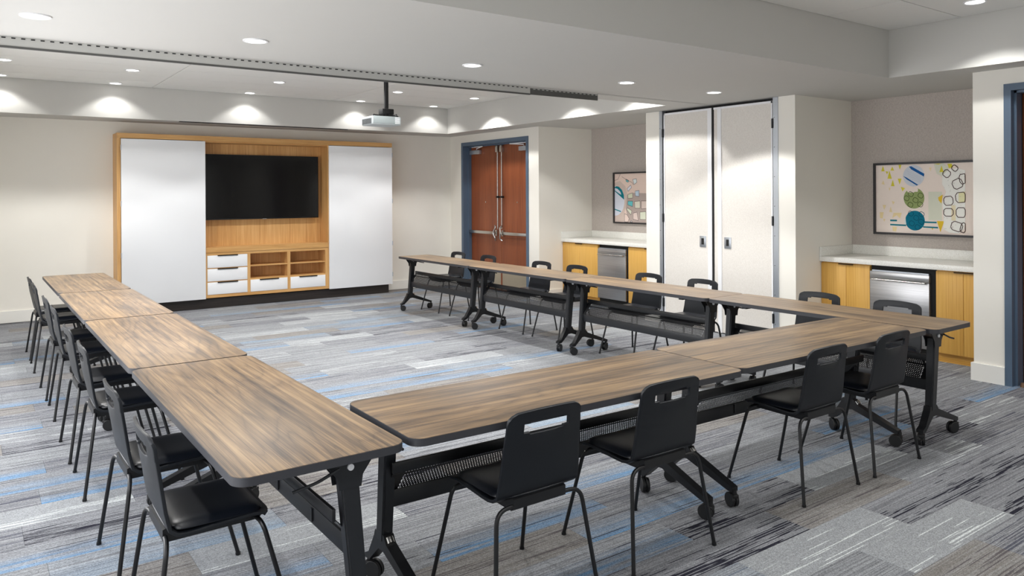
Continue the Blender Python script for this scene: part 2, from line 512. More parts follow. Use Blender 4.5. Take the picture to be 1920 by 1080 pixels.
bxo('alcove_wallcovering', (XA - .012, XA, 2.915, 4.599, 0.9, ZS - .001), M['wallpaper'], wr, label='taupe textured wallcovering at the back of the near alcove')

# ---- added window frames around the area lights: left one assumed, rear one made up
bm = bmesh.new()
for b in ((1.24, 8.36, .44, .50), (1.24, 8.36, 2.10, 2.16)): box(bm, XL + .001, -.41, *b)
for y in (1.24, 3.02, 4.77, 6.52, 8.30): box(bm, XL + .001, -.41, y, y + .06, .50, 2.10)
obj('assumed_window_1', bm, M['baseboard'], None, kind='structure', label='assumed long white framed window along the left wall beside the camera', category='window')
bm = bmesh.new()
for b in ((.64, .70), (2.50, 2.56)): box(bm, -.06, 6.06, YB + .001, -1.87, *b)
for x in (-.06, 1.98, 3.98, 6.0): box(bm, x, x + .06, YB + .001, -1.87, .70, 2.50)
obj('rear_fill_frame', bm, M['baseboard'], None, kind='structure', label='made-up white window frame around the fill light behind the camera', category='window')

# ---- ceiling: lowered soffit with two tiled coffers
bm = bmesh.new()
ZT = 3.06
for b in ((XL - .12, XA + .12, YF1, YW + .12), (XL - .12, XA + .12, YN, YF0), (XF1, XA + .12, YF0, YF1), (XN, XA + .12, YN0, YN),
          (XL - .12, -.07, YF0, YF1), (XL - .12, -.07, YN0, YN), (XL - .12, XA + .12, YB - .12, YN0)):
    box(bm, b[0], b[1], b[2], b[3], ZS, ZT)
box(bm, XL - .12, XA + .12, YB - .12, YW + .12, ZT, ZT + .05)
ceil = obj('ceiling', bm, M['ceiling'], None, kind='structure', label='white ceiling with lowered soffits and two raised tiled bays', category='ceiling')
bm = bmesh.new()
for x0, x1, y0, y1 in ((-.07, XF1, YF0, YF1), (-.07, XN, YN0, YN)):
    box(bm, x0, x1, y0, y1, ZC + .006, ZC + .02)
obj('ceiling_grid', bm, M['grid'], ceil)
def tiles(xs, ys):
    for i in range(len(xs) - 1):
        for j in range(len(ys) - 1):
            if xs[i + 1] - xs[i] < .02 or ys[j + 1] - ys[j] < .02: continue
            bxo('ceiling_tile', (xs[i] + .0045, xs[i + 1] - .0045, ys[j] + .0045, ys[j + 1] - .0045, ZC, ZC + .012), M['tile'], ceil)
ys = [YF1 - .003]
y = 10.335
while y > YF0: ys.append(y); y -= .605
ys.append(YF0)
tiles([-.07, 1.97, 4.44, XF1], sorted(ys))
ys = [YN]; y = 2.866
while y > YN0: ys.append(y); y -= .605
ys.append(YN0)
tiles([-.07, .74, 3.18, 5.62, XN], sorted(ys))

# ---- baseboards
def bb(name, segs, label):
    bm = bmesh.new()
    for s in segs:
        box(bm, *s, 0, .138)
        x0, x1, y0, y1 = s
        box(bm, x0, x1, y0, y1, .138, .146)
    return obj(name, bm, M['baseboard'], None, kind='structure', label=label, category='baseboard')
bb('baseboard_far', [(XL, XW, YW - .016, YW)], 'white baseboard along the far wall')
bb('baseboard_left', [(XL, XL + .016, YB, YW - .016)], 'white baseboard along the left wall')
bb('baseboard_right', [(XW - .018, XW, 11.034, YW - .016), (XW - .018, XW, 8.866, 9.132), (XW, XC_ := 7.30, 8.866, 8.884), (XW - .018, XW, 6.457, 6.714), (XW - .018, XW, 4.582, 4.799), (XW, 7.30, 4.582, 4.60),
                       (XW - .018, XW, 2.676, 2.932), (XW, 7.30, 2.914, 2.932), (XW, 7.30, 6.696, 6.714), (XW - .018, XW, YB, 1.62)], 'white baseboard along the right wall columns')

# ---- track cover under the beam (folding partition track)
bm = bmesh.new()
box(bm, XL, 4.285, 5.662, 5.672, 2.524, ZS - .001)
t1 = obj('trim_1', bm, M['track_grey'], None, kind='structure', label='long grey partition track cover hanging under the ceiling beam', category='track')
bxo('lower_lip', (XL, 4.285, 5.658, 5.676, 2.511, 2.523), M['track_dark'], t1)
bm = bmesh.new(); x = XL + .02
while x < 4.27:
    box(bm, x, x + .022, 5.6595, 5.6625, 2.570, 2.577); x += .052
obj('vent_slots', bm, M['matte_black'], t1, kind='stuff')
bm = bmesh.new()
box(bm, 4.29, 5.133, 5.662, 5.672, 2.515, 2.574)
t2 = obj('trim_2', bm, M['track_dark'], None, kind='structure', label='short dark grey track cover next to the long one', category='track')
bm = bmesh.new(); x = 4.32
while x < 5.1:
    box(bm, x, x + .026, 5.6595, 5.6625, 2.563, 2.5695); x += .052
obj('vent_slots', bm, M['track_grey'], t2, kind='stuff')
bm = bmesh.new()
box(bm, 5.133, 6.80, 5.640, 5.655, ZS - .004, ZS - .0005); box(bm, 5.133, 6.80, 5.672, 5.687, ZS - .004, ZS - .0005)
t3 = obj('trim_3', bm, M['ceiling'], None, kind='structure', label='thin white partition track in the soffit running to the folding panels', category='track')
bxo('track_groove', (5.133, 6.80, 5.655, 5.672, ZS - .0015, ZS - .0005), M['matte_black'], t3)

# ================================================================== door_1 : double door, far right
d1 = empty('door_1', (XW, 10.08, 0), kind='structure', label='double cherry wood exit door in a slate blue frame', category='door')
def rel(x0, x1, y0, y1, z0, z1, o=(XW, 10.08)):
    return (x0 - o[0], x1 - o[0], y0 - o[1], y1 - o[1], z0, z1)
bm = bmesh.new()
for b in ((XW - .012, XW + .02, 10.974, 11.034, 0, 2.395), (XW - .012, XW + .02, 9.132, 9.190, 0, 2.395), (XW - .012, XW + .02, 9.132, 11.034, 2.395, 2.457),
          (XW + .0205, XW + .26, 10.9745, 11.033, 0, 2.3945), (XW + .0205, XW + .26, 9.133, 9.1895, 0, 2.3945), (XW + .0205, XW + .26, 9.133, 11.033, 2.3955, 2.456),
          (XW + .085, XW + .145, 10.955, 10.976, 0, 2.40), (XW + .085, XW + .145, 9.188, 9.204, 0, 2.40), (XW + .085, XW + .145, 9.19, 10.974, 2.378, 2.40)):
    box(bm, *rel(*b))
obj('door_frame', bm, M['frame_blue'], d1)
XD = XW + .15
for y0, y1, sgn in ((10.073, 10.972, 1), (9.192, 10.067, -1)):
    leaf = bxo('door_leaf', rel(XD, XD + .045, y0, y1, .012, 2.392), M['cherry'], d1)
    ym = y0 if sgn > 0 else y1      # meeting edge
    yo = y1 if sgn > 0 else y0
    yb = ym + sgn * .085
    # push bar
    bm = bmesh.new()
    lo, hi = min(yb, yo - sgn * .03), max(yb, yo - sgn * .03)
    box(bm, *rel(XD - .075, XD - .035, lo, hi, .925, .975), bev=.008)
    box(bm, *rel(XD - .035, XD, min(yo - sgn * .03, yo - sgn * .08), max(yo - sgn * .03, yo - sgn * .08), .93, .97), bev=.004)
    obj('push_bar', bm, M['chrome'], leaf, True)
    bm = bmesh.new()
    pts = [(XD - .06 - XW, yb - 10.08 + sgn * .01, 1.07), (XD - .075 - XW, yb - 10.08 - sgn * .022, 1.04), (XD - .10 - XW, yb - 10.08 - sgn * -.02, .95), (XD - .075 - XW, yb - 10.08 - sgn * .022, .86), (XD - .05 - XW, yb - 10.08 + sgn * .01, .83)]
    tube(bm, rounded_path(pts, .05), .014, 10)
    box(bm, *rel(XD - .05, XD, yb - .02, yb + .02, .90, 1.0), bev=.006)
    obj('pull_handle', bm, M['chrome'], leaf, True)
    # vertical rod and top latch
    bm = bmesh.new()
    cyl(bm, (XD - .035 - XW, yb - 10.08 - sgn * .03, 1.02), (XD - .035 - XW, yb - 10.08 - sgn * .03, 2.27), .011, 10)
    obj('vertical_rod', bm, M['chrome'], leaf, True)
    bm = bmesh.new(); cyl(bm, (XD - .055 - XW, yb - 10.08 - sgn * .03, 1.535), (XD - XW, yb - 10.08 - sgn * .03, 1.535), .018, 12)
    obj('rod_guide', bm, M['matte_black'], leaf, True)
    yl = yb - sgn * .03
    bxo('top_latch', rel(XD - .06, XD, yl - .03, yl + .03, 2.26, 2.385), M['chrome'], leaf, bev=.006)
    bm = bmesh.new(); yp = (y0 + y1) / 2 + sgn * .0
    cyl(bm, (XD - .006 - XW, yp - 10.08, 1.45), (XD - XW, yp - 10.08, 1.45), .012, 14)
    obj('door_viewer', bm, M['chrome'], leaf, True)
    # closer with arm
    ya, yc = yo - sgn * .03, yo - sgn * .33
    bxo('door_closer', rel(XD - .055, XD, min(ya, yc), max(ya, yc), 2.255, 2.325), M['alu'], leaf, bev=.006)
    bm = bmesh.new()
    a = (XD - .03 - XW, yo - sgn * .22 - 10.08, 2.33); b = (XD - .10 - XW, yo - sgn * .50 - 10.08, 2.372); c = (XD - .045 - XW, yo - sgn * .10 - 10.08, 2.378)
    tube(bm, [a, (a[0], a[1], 2.350), b], .008, 8); tube(bm, [b, c], .008, 8)
    obj('closer_arm', bm, M['white_trim'], leaf, True)
    bxo('kick_plate', rel(XD - .002, XD, y0 + .02, y1 - .02, .03, .34), M['kick'], leaf)

# ================================================================== door_2 : single door at the right edge
d2 = empty('door_2', (XW, 2.15, 0), kind='structure', label='reddish wood door in a slate blue frame at the right edge', category='door')
o2 = (XW, 2.15)
bm = bmesh.new()
for b in ((XW - .012, XW + .02, 2.622, 2.676, 0, 2.402), (XW - .012, XW + .02, 1.62, 1.674, 0, 2.402), (XW - .012, XW + .02, 1.62, 2.676, 2.402, 2.457),
          (XW + .0205, XW + .28, 2.6225, 2.675, 0, 2.4015), (XW + .0205, XW + .28, 1.621, 1.6735, 0, 2.4015), (XW + .0205, XW + .28, 1.621, 2.675, 2.4025, 2.456),
          (XW + .05, XW + .14, 2.604, 2.623, 0, 2.403), (XW + .05, XW + .14, 1.673, 1.692, 0, 2.403), (XW + .05, XW + .14, 1.674, 2.622, 2.384, 2.403)):
    box(bm, *rel(*b, o=o2))
obj('door_frame', bm, M['frame_blue'], d2)
leaf = bxo('door_leaf', rel(XW + .20, XW + .245, 1.676, 2.618, .012, 2.40, o=o2), M['cherry'], d2)
bm = bmesh.new()
tube(bm, rounded_path([(.20, -.39, 1.0), (.14, -.39, 1.0), (.14, -.27, 1.0)], .02), .01, 10); cyl(bm, (.195, -.39, 1.0), (.20, -.39, 1.0), .028, 16)
obj('lever_handle', bm, M['chrome'], leaf, True)

# ================================================================== doors 3 / 4 : folding partition panels
for nm, y0, y1, hinge, lab in (('door_3', 5.672, 6.40, 1, 'left beige pocket panel of the folding partition with white trim'), ('door_4', 4.868, 5.640, -1, 'right beige pocket panel of the folding partition with white strip')):
    d = empty(nm, (XW, (y0 + y1) / 2, 0), kind='structure', label=lab, category='door')
    o3 = (XW, (y0 + y1) / 2)
    zt = 2.548
    bxo('panel', rel(XW + .004, XW + .05, y0, y1, .012, zt, o=o3), M['fabric'], d)
    bm = bmesh.new()
    box(bm, *rel(XW - .003, XW + .052, y0 - .001, y1 + .001, zt - .022, zt + .001, o=o3))
    yh = y1 if hinge > 0 else y0
    box(bm, *rel(XW - .003, XW + .052, min(yh, yh - hinge * .016), max(yh, yh - hinge * .016), .01, zt, o=o3))
    if hinge > 0:
        box(bm, *rel(XW - .005, XW + .052, y0 - .002, y0 + .055, .01, zt, o=o3))
    else:
        box(bm, *rel(XW - .007, XW + .052, 5.535, 5.585, .01, zt, o=o3))
    obj('edge_trim', bm, M['white_trim'], d)
    for z in (2.31, 1.285, .26):
        ya, yb2 = (yh + .001, yh + .014) if hinge > 0 else (yh - .014, yh - .001)
        bm = bmesh.new(); cyl(bm, (-.014, (ya + yb2) / 2 - o3[1], z - .05), (-.014, (ya + yb2) / 2 - o3[1], z + .05), .009, 10); box(bm, *rel(XW - .012, XW, ya - .008, yb2 + .008, z - .05, z + .05, o=o3))
        obj('hinge', bm, M['grey_metal'], d, True)
    yp = 5.804 if hinge > 0 else 5.453
    pl = bxo('pull_plate', rel(XW - .004, XW + .004, yp - .045, yp + .045, .962, 1.088, o=o3), M['alu'], d, bev=.002)
    bxo('pull_recess', rel(XW - .006, XW - .003, yp - .018, yp + .018, .99, 1.062, o=o3), M['matte_black'], pl)
bxo('trim_7', (XW + .0, XW + .04, 5.646, 5.667, .01, 2.55), M['matte_black'], None, kind='structure', label='black strip filling the dark gap between the two partition panels', category='trim')  # black strip put in to paint the shade of the gap
# metal jambs left and right of the panels
for nm, y0, y1, lab in (('trim_4', 6.414, 6.462, 'left satin metal jamb of the partition pocket'), ('trim_5', 4.797, 4.855, 'right satin metal jamb of the partition pocket')):
    j = bxo(nm, (XW - .012, XW + .05, y0, y1, 0, ZS - .002), M['alu'], None, kind='structure', label=lab, category='trim')
    for k in range(8):
        bm = bmesh.new(); z = .2 + k * .31
        cyl(bm, (XW - .0145, (y0 + y1) / 2 + .012, z), (XW - .012, (y0 + y1) / 2 + .012, z), .004, 8)
        obj('screw', bm, M['grey_metal'], j)
bxo('trim_6', (XW + .06, XW + .158, 4.80, 6.456, 0, ZS - .001), M['matte_black'], None, kind='structure', label='black backing for the dark gap behind the folding partition panels', category='trim')  # black sheet stands in for the shade inside the pocket

# ================================================================== media cabinet on the far wall
YC = 11.079
mc = empty('media_cabinet', (3.575, YC, 0), label='long light oak media cabinet with white doors and drawers on far wall', category='cabinet')
def mr(x0, x1, y0, y1, z0, z1): return (x0 - 3.575, x1 - 3.575, y0 - YC, y1 - YC, z0, z1)
YBK = YW - .002
bxo('side_panel', mr(1.588, 1.632, YC, YBK, .13, 2.346), M['oak'], mc)
bxo('side_panel', mr(5.52, 5.560, YC + .02, YBK, .13, 2.346), M['oak'], mc)
bxo('top_panel', mr(1.588, 5.569, YC - .012, YBK, 2.346, 2.412), M['oak_h'], mc)
bxo('plinth', mr(1.64, 5.523, YC + .035, YBK, 0, .132), M['plinth'], mc)
bxo('back_panel', mr(1.632, 5.52, YBK - .02, YBK, .13, 2.346), M['oak'], mc)
bxo('divider', mr(4.485, 4.503, YC, YBK - .02, .147, 2.346), M['oak'], mc)
bxo('divider', mr(2.665, 2.683, YC + .01, YBK - .02, .147, 2.346), M['oak'], mc)
bxo('niche_top', mr(2.683, 4.485, YC + .02, YBK - .02, 2.328, 2.346), M['oak_h'], mc)
bxo('ledge', mr(2.683, 4.485, YC - .004, YBK - .02, .782, .852), M['oak_h'], mc)
# open shelf unit below the ledge
for b in ((2.683, 4.485, .147, .190), (2.683, 4.485, .742, .780)):
    bxo('rail', mr(b[0], b[1], YC + .004, YBK - .02, b[2], b[3]), M['oak_h'], mc)
for x0, x1 in ((2.683, 2.716), (3.268, 3.309), (3.853, 3.896), (4.441, 4.485)):
    bxo('upright', mr(x0, x1, YC + .003, YBK - .02, .19, .742), M['oak'], mc)
for x0, x1 in ((3.309, 3.853), (3.896, 4.441)):
    for z0, z1 in ((.558, .574), (.364, .386)):
        bxo('shelf', mr(x0, x1, YC + .006, YBK - .02, z0, z1), M['oak_h'], mc)
bxo('drawer_rail', mr(2.716, 3.268, YC + .006, YBK - .02, .553, .566), M['oak_h'], mc)
bxo('drawer_rail', mr(2.716, 3.268, YC + .006, YBK - .02, .364, .377), M['oak_h'], mc)
for x0, x1, z0, z1 in ((2.718, 3.266, .567, .740), (2.718, 3.266, .378, .552), (2.718, 3.266, .192, .363), (3.311, 3.851, .192, .363), (3.898, 4.439, .192, .363)):
    dr = bxo('drawer', mr(x0, x1, YC - .002, YC + .27, z0, z1), M['white_gloss'], mc, bev=.0015)
    xm = (x0 + x1) / 2; 
    bm = bmesh.new(); box(bm, *mr(xm - .14, xm + .14, YC - .012, YC + .004, z1 - .002, z1 + .003)); box(bm, *mr(xm - .14, xm + .14, YC - .012, YC - .009, z1 - .010, z1 + .003))
    obj('drawer_pull', bm, M['matte_black'], dr)
for x0, x1, z1, hx in ((1.636, 2.690, 2.338, 1.634), (4.497, 5.563, 2.338, 5.566)):
    dd = bxo('door', mr(x0, x1, YC - .024, YC - .001, .140, z1), M['white_gloss'], mc, bev=.001, label='tall white door panel')
    for z in (2.22, 1.48, .80, .30):
        bm = bmesh.new(); cyl(bm, (hx - 3.575, -.028, z - .035), (hx - 3.575, -.028, z + .035), .006, 8)
        obj('hinge', bm, M['alu'], dd, True)

# television inside the niche
tv = empty('television', (3.58, 11.28, 1.70), label='large wall-mounted black flat screen television in the oak niche', category='television')
bxo('screen_housing', (-.835, .835, 0, .045, -.468, .474), M['tv_bezel'], tv, bev=.004)
bxo('screen', (-.825, .825, -.003, .0005, -.452, .466), M['tv'], tv)
bxo('wall_mount', (-.3, .3, .045, .10, -.2, .2), M['matte_black'], tv)
bxo('logo_bar', (-.03, .03, -.004, 0, -.468, -.462), M['alu'], tv)

# screen slot in the soffit above the cabinet
sl = empty('screen_slot', (3.52, 10.90, ZS), label='thin black projection screen slot in the soffit above the cabinet', category='screen')
bxo('slot_opening', (-1.2, 1.2, -.03, .03, -.006, -.0005), M['matte_black'], sl)
bxo('slot_lip', (-1.2, 1.2, -.042, -.031, -.010, -.0005), M['tv_bezel'], sl)

# ================================================================== kitchenette alcoves
XC = 7.289
def alcove(y0, y1, dwl, dwr, gapr, seams_l, seams_r, lab, grp_lab, hl, hr):
    """y1 = far (left in view) end, y0 = near end"""
    ct = empty('countertop', (XC, (y0 + y1) / 2, .909), label='white speckled quartz countertop ' + lab, category='countertop')
    o = (XC, (y0 + y1) / 2)
    bxo('slab', rel(XC, XA - .013, y0 + .002, y1 - .002, -.050, 0, o=o), M['quartz'], ct, bev=.003)
    bxo('backsplash', rel(XA - .032, XA - .0125, y0 + .002, y1 - .002, .0005, .100, o=o), M['quartz'], ct, bev=.002)
    bxo('side_splash', rel(XC + .004, XA - .033, y1 - .022, y1 - .002, .0005, .100, o=o), M['quartz'], ct, bev=.002)
    bxo('side_splash', rel(XC + .004, XA - .033, y0 + .002, y0 + .022, .0005, .100, o=o), M['quartz'], ct, bev=.002)
    XFt = XC + .032
    for ya, yb_, seams, hy, side in ((dwl + .004, y1 - .004, seams_l, hl, 'left'), (y0 + .004, gapr - .002, seams_r, hr, 'right')):
        cb = empty('base_cabinet', (XFt, (ya + yb_) / 2, 0), label='honey oak cabinet %s of dishwasher, %s' % (side, lab), category='cabinet')
        oc = (XFt, (ya + yb_) / 2)
        bxo('carcass', rel(XFt + .021, XA - .02, ya, yb_, .086, .856, o=oc), M['yellow_oak'], cb)
        bxo('toe_kick', rel(XFt + .045, XFt + .065, ya, yb_, .0, .085, o=oc), M['yellow_oak_h'], cb)
        edges = [ya] + seams + [yb_]
        for k in range(len(edges) - 1):
            dd = bxo('door', rel(XFt, XFt + .02, edges[k] + .0015, edges[k + 1] - .0015, .090, .846, o=oc), M['yellow_oak'], cb, bev=.001)
            for h0, h1 in hy:
                a, b = max(h0, edges[k] + .002), min(h1, edges[k + 1] - .002)
                if b - a > .02:
                    bm = bmesh.new(); box(bm, *rel(XFt - .014, XFt + .004, a, b, .8465, .850, o=oc)); box(bm, *rel(XFt - .014, XFt - .011, a, b, .838, .850, o=oc))
                    obj('edge_pull', bm, M['bronze'], dd)
    dw = empty('dishwasher', (XFt, (dwl + dwr) / 2, 0), label='stainless steel dishwasher with bar handle ' + lab, category='dishwasher')
    od = (XFt, (dwl + dwr) / 2)
    bxo('body', rel(XFt + .03, XA - .05, gapr + .003, dwl - .001, .02, .852, o=od), M['matte_black'], dw)
    bxo('door_panel', rel(XFt - .012, XFt + .028, dwr, dwl - .003, .10, .722, o=od), M['steel'], dw, bev=.003)
    bxo('control_panel', rel(XFt - .012, XFt + .028, dwr, dwl - .003, .724, .800, o=od), M['steel'], dw, bev=.003)
    bxo('top_edge', rel(XFt + .0, XFt + .028, dwr + .01, dwl - .02, .801, .812, o=od), M['alu'], dw)
    bm = bmesh.new()
    ya, yb_ = dwr + .035, dwl - .055
    tube(bm, [(-.045, ya - od[1] - .015, .722), (-.045, yb_ - od[1] + .015, .722)], .009, 12)
    for q in (ya, yb_): cyl(bm, (-.045, q - od[1], .722), (-.010, q - od[1], .722), .007, 10)
    obj('bar_handle', bm, M['chrome'], dw, True)
    bxo('toe_panel', rel(XFt + .045, XFt + .06, gapr + .003, dwl - .003, .0, .098, o=od), M['matte_black'], dw)
alcove(6.696, 8.884, 8.087, 7.514, 7.478, [8.495], [7.08], 'in the far alcove', '', [(8.423, 8.579)], [(7.0, 7.16)])
alcove(2.914, 4.600, 4.062, 3.485, 3.432, [4.318], [3.189], 'in the near alcove', '', [(4.238, 4.395)], [(3.10, 3.267)])

# framed prints -------------------------------------------------
PRINTCOL = {}
def pm(rgb):
    if rgb not in PRINTCOL: PRINTCOL[rgb] = simple('print_ink_%d_%d_%d' % rgb, srgb(*[min(255, int(c * 1.03 + 2)) for c in rgb]), 0.8, var=0.02, vscale=25, spec=0.2)
    return PRINTCOL[rgb]
def artwork(label, y0, y1, z0, z1, shapes, base):
    """y1 left edge, y0 right edge as seen from the room; shapes in (fraction from left, fraction from top)"""
    a = empty('framed_artwork', (XA - .0125, (y0 + y1) / 2, (z0 + z1) / 2), label=label, category='artwork')
    W, H = y1 - y0, z1 - z0
    bm = bmesh.new(); t = .022
    for b in ((-W / 2, W / 2, H / 2 - t, H / 2), (-W / 2, W / 2, -H / 2, -H / 2 + t), (-W / 2, -W / 2 + t, -H / 2 + t, H / 2 - t), (W / 2 - t, W / 2, -H / 2 + t, H / 2 - t)):
        box(bm, -.034, -.001, b[0], b[1], b[2], b[3])
    obj('picture_frame', bm, M['frame_dark'], a)
    canvas = bxo('print', (-.014, -.002, -W / 2 + t, W / 2 - t, -H / 2 + t, H / 2 - t), pm(base), a)
    iw, ih = W - 2 * t, H - 2 * t
    bycol = {}
    for li, (col, poly) in enumerate(shapes):
        bycol.setdefault(col, []).append((li, poly))
    for col, lst in bycol.items():
        bm = bmesh.new()
        for li, poly in lst:
            x = -.0143 - li * .00002
            pts = [(x, iw / 2 - min(max(u, 0), 1) * iw, ih / 2 - min(max(v, 0), 1) * ih) for u, v in poly]
            bm.faces.new([bm.verts.new(p) for p in pts])
        obj('printed_shape', bm, pm(col), canvas, **({'kind': 'stuff'} if len(lst) > 1 else {}))
def circ(cx, cy, r, asp, a0=0, a1=2 * PI, n=28):
    return [(cx + r * math.cos(a0 + (a1 - a0) * k / n), cy + r * asp * math.sin(a0 + (a1 - a0) * k / n)) for k in range(n if a1 - a0 > 6.2 else n + 1)]
def loopline(pts, w, asp, closed=True):
    out = []
    n = len(pts)
    for i in range(n if closed else n - 1):
        (ax, ay), (bx_, by) = pts[i], pts[(i + 1) % n]
        dx, dy = bx_ - ax, (by - ay) / asp
        L = math.hypot(dx, dy) or 1
        nx, ny = -dy / L * w, dx / L * w * asp
        out.append([(ax + nx, ay + ny), (bx_ + nx, by + ny), (bx_ - nx, by - ny), (ax - nx, ay - ny)])
    return out
# near alcove print: pixel-like sheet 1360 x 790 (fractions), three discs, yellow triangles, sketch strip
def P2(l): return [((x - 137) / 1300.0, (y - 182 + (x - 137) * .0) / 745.0) for x, y in l]
S = []
A2 = 1300 / 745.0
pale, yel, gold, peach = (222, 224, 206), (222, 210, 70), (232, 196, 62), (240, 220, 170)
S.append((pale, P2([(740, 480), (885, 480), (885, 780), (740, 780)])))
S.append((pale, P2([(800, 190), (900, 175), (960, 230), (900, 330), (830, 290)])))
for tri in ([(200, 250), (222, 188), (242, 250)], [(310, 243), (332, 200), (355, 245)], [(275, 333), (298, 245), (327, 335)], [(252, 250), (285, 255), (270, 285)], [(315, 415), (338, 345), (358, 418)], [(395, 335), (440, 335), (418, 400)], [(405, 184), (440, 184), (420, 238)], [(430, 425), (480, 440), (450, 475)], [(860, 275), (882, 205), (905, 275)], [(945, 190), (990, 190), (1000, 228), (960, 238)], [(800, 186), (885, 184), (850, 196)]):
    S.append((yel, P2(tri)))
for tri in ([(205, 390), (225, 350), (242, 400)], [(215, 625), (258, 625), (235, 680)], [(295, 700), (312, 640), (330, 705)], [(180, 705), (228, 705), (215, 775), (185, 770)], [(325, 580), (360, 590), (340, 620)], [(220, 780), (250, 780), (235, 810)], [(345, 710), (440, 708), (420, 770), (380, 735), (330, 770)], [(330, 860), (385, 865), (375, 915), (335, 910)], [(750, 225), (775, 225), (765, 265)], [(290, 430), (310, 440), (300, 470)]):
    S.append((peach, P2(tri)))
for tri in ([(845, 540), (895, 510), (880, 605), (850, 570)], [(830, 788), (908, 788), (868, 905)], [(770, 860), (795, 850), (785, 885)], [(1205, 915), (1260, 905), (1250, 925)]):
    S.append((gold, P2(tri)))
def disc(cx, cy, r): return P2([(cx + r * math.cos(2 * PI * k / 36), cy + r * .97 * math.sin(2 * PI * k / 36)) for k in range(36)])
S.append(((208, 214, 224), disc(577, 307, 119)))
for q in ([(525, 207), (552, 204), (697, 288), (692, 318), (550, 237)], [(458, 308), (490, 320), (628, 405), (612, 412), (500, 345)]):
    S.append(((24, 92, 158), P2(q)))
for k in range(4): S.append(((190, 196, 210), P2([(500 + k * 12, 250 + k * 30), (660, 330 + k * 14), (660, 333 + k * 14), (500 + k * 12, 253 + k * 30)])))
S.append(((150, 166, 108), disc(580, 548, 116)))
S.append(((243, 230, 220), P2([(500, 470), (525, 435), (600, 428), (628, 450), (622, 480), (590, 480), (570, 492), (545, 485), (520, 492)])))
S.append(((14, 116, 142), disc(590, 790, 110)))
S.append(((226, 232, 228), P2([(484, 760), (470, 800), (476, 838), (492, 830), (486, 790)])))
for q in ([(305, 785), (385, 785), (385, 803), (305, 803)], [(305, 832), (490, 836), (490, 852), (305, 848)], [(690, 795), (828, 797), (828, 813), (690, 812)], [(680, 848), (840, 850), (845, 866), (680, 862)]):
    S.append(((22, 124, 140), P2(q)))
def rq(cx, cy, w, h, rot=0.0):
    pts = [(-w, -h * .5), (-w * .6, -h), (w * .6, -h), (w, -h * .5), (w, h * .5), (w * .6, h), (-w * .6, h), (-w, h * .5)]
    return [(cx + x * math.cos(rot) - y * math.sin(rot), cy + x * math.sin(rot) + y * math.cos(rot)) for x, y in pts]
for cx, cy, rr, colr in ((545, 505, .5, (70, 84, 44)), (598, 570, .5, (70, 84, 44)), (498, 550, .5, (70, 84, 44)), (655, 520, .5, (70, 84, 44)), (540, 620, .5, (70, 84, 44)), (650, 615, .5, (70, 84, 44)),
                        (545, 715, .5, (8, 82, 104)), (605, 760, .5, (8, 82, 104)), (665, 720, .5, (8, 82, 104)), (555, 820, .5, (8, 82, 104)), (620, 860, .5, (8, 82, 104)), (660, 800, .5, (8, 82, 104))):
    for q in loopline(P2(rq(cx, cy, 28, 24, rr)), .0022, A2): S.append((colr, q))
S.append(((246, 246, 240), P2([(890, 310), (960, 250), (1050, 238), (1128, 262), (1128, 780), (1115, 860), (1060, 912), (960, 905), (900, 870), (905, 760), (892, 600), (930, 480), (890, 400)])))
S.append(((238, 228, 196), P2([(985, 620), (1030, 620), (1030, 780), (985, 780)])))
S.append(((238, 234, 190), P2([(1060, 490), (1128, 480), (1128, 590), (1060, 590)])))
for cx, cy, w, h, rr in ((938, 292, 38, 36, .7), (1022, 238, 32, 26, .7), (1050, 400, 52, 48, -.45), (1110, 350, 40, 50, -.2), (1085, 540, 55, 52, -.1), (955, 575, 48, 46, -.1), (955, 695, 50, 40, 0), (1085, 695, 50, 50, 0), (1040, 840, 58, 46, .3), (1110, 850, 30, 50, .3)):
    for q in loopline(P2([(min(x, 1128), y) for x, y in rq(cx, cy, w, h, rr)]), .0030, A2): S.append(((74, 52, 46), q))
rq_ = random.Random(3)
for k in range(70):
    x, y = rq_.uniform(900, 1120), rq_.uniform(270, 880); w = rq_.uniform(2, 6)
    S.append((rq_.choice([(90, 80, 78), (130, 120, 110), (60, 50, 60)]), P2([(x, y), (x + w, y), (x + w, y + w * .7), (x, y + w * .7)])))
artwork('wide abstract print with three discs and yellow triangles, near alcove', 3.12, 4.337, 1.135, 1.890, S, (243, 230, 220))
# far alcove print
def P1(l): return [((x - 205) / 880.0, (y - 152) / 800.0) for x, y in l]
S = []
A1 = 1.1
S.append(((214, 196, 186), P1([(205, 300), (330, 270), (460, 360), (500, 470), (480, 640), (440, 800), (560, 952), (205, 952)])))
S.append(((222, 226, 238), P1([(205, 360)] + [(215 + 225 * math.cos(a), 600 + 250 * math.sin(a)) for a in [(-80 + 160 * k / 16) / 180 * PI for k in range(17)]] + [(205, 850)])))
S.append(((14, 126, 140), P1([(205, 372), (250, 356), (310, 368), (380, 420), (425, 505), (430, 582), (330, 520), (205, 440), (205, 425), (330, 488), (365, 500), (340, 450), (270, 400), (205, 386)])))
S.append(((18, 140, 152), P1([(205, 735), (355, 770), (350, 788), (205, 752)])))
S.append(((186, 170, 164), P1([(500, 500), (640, 470), (1085, 480), (1085, 952), (560, 952), (500, 840), (470, 720)])))
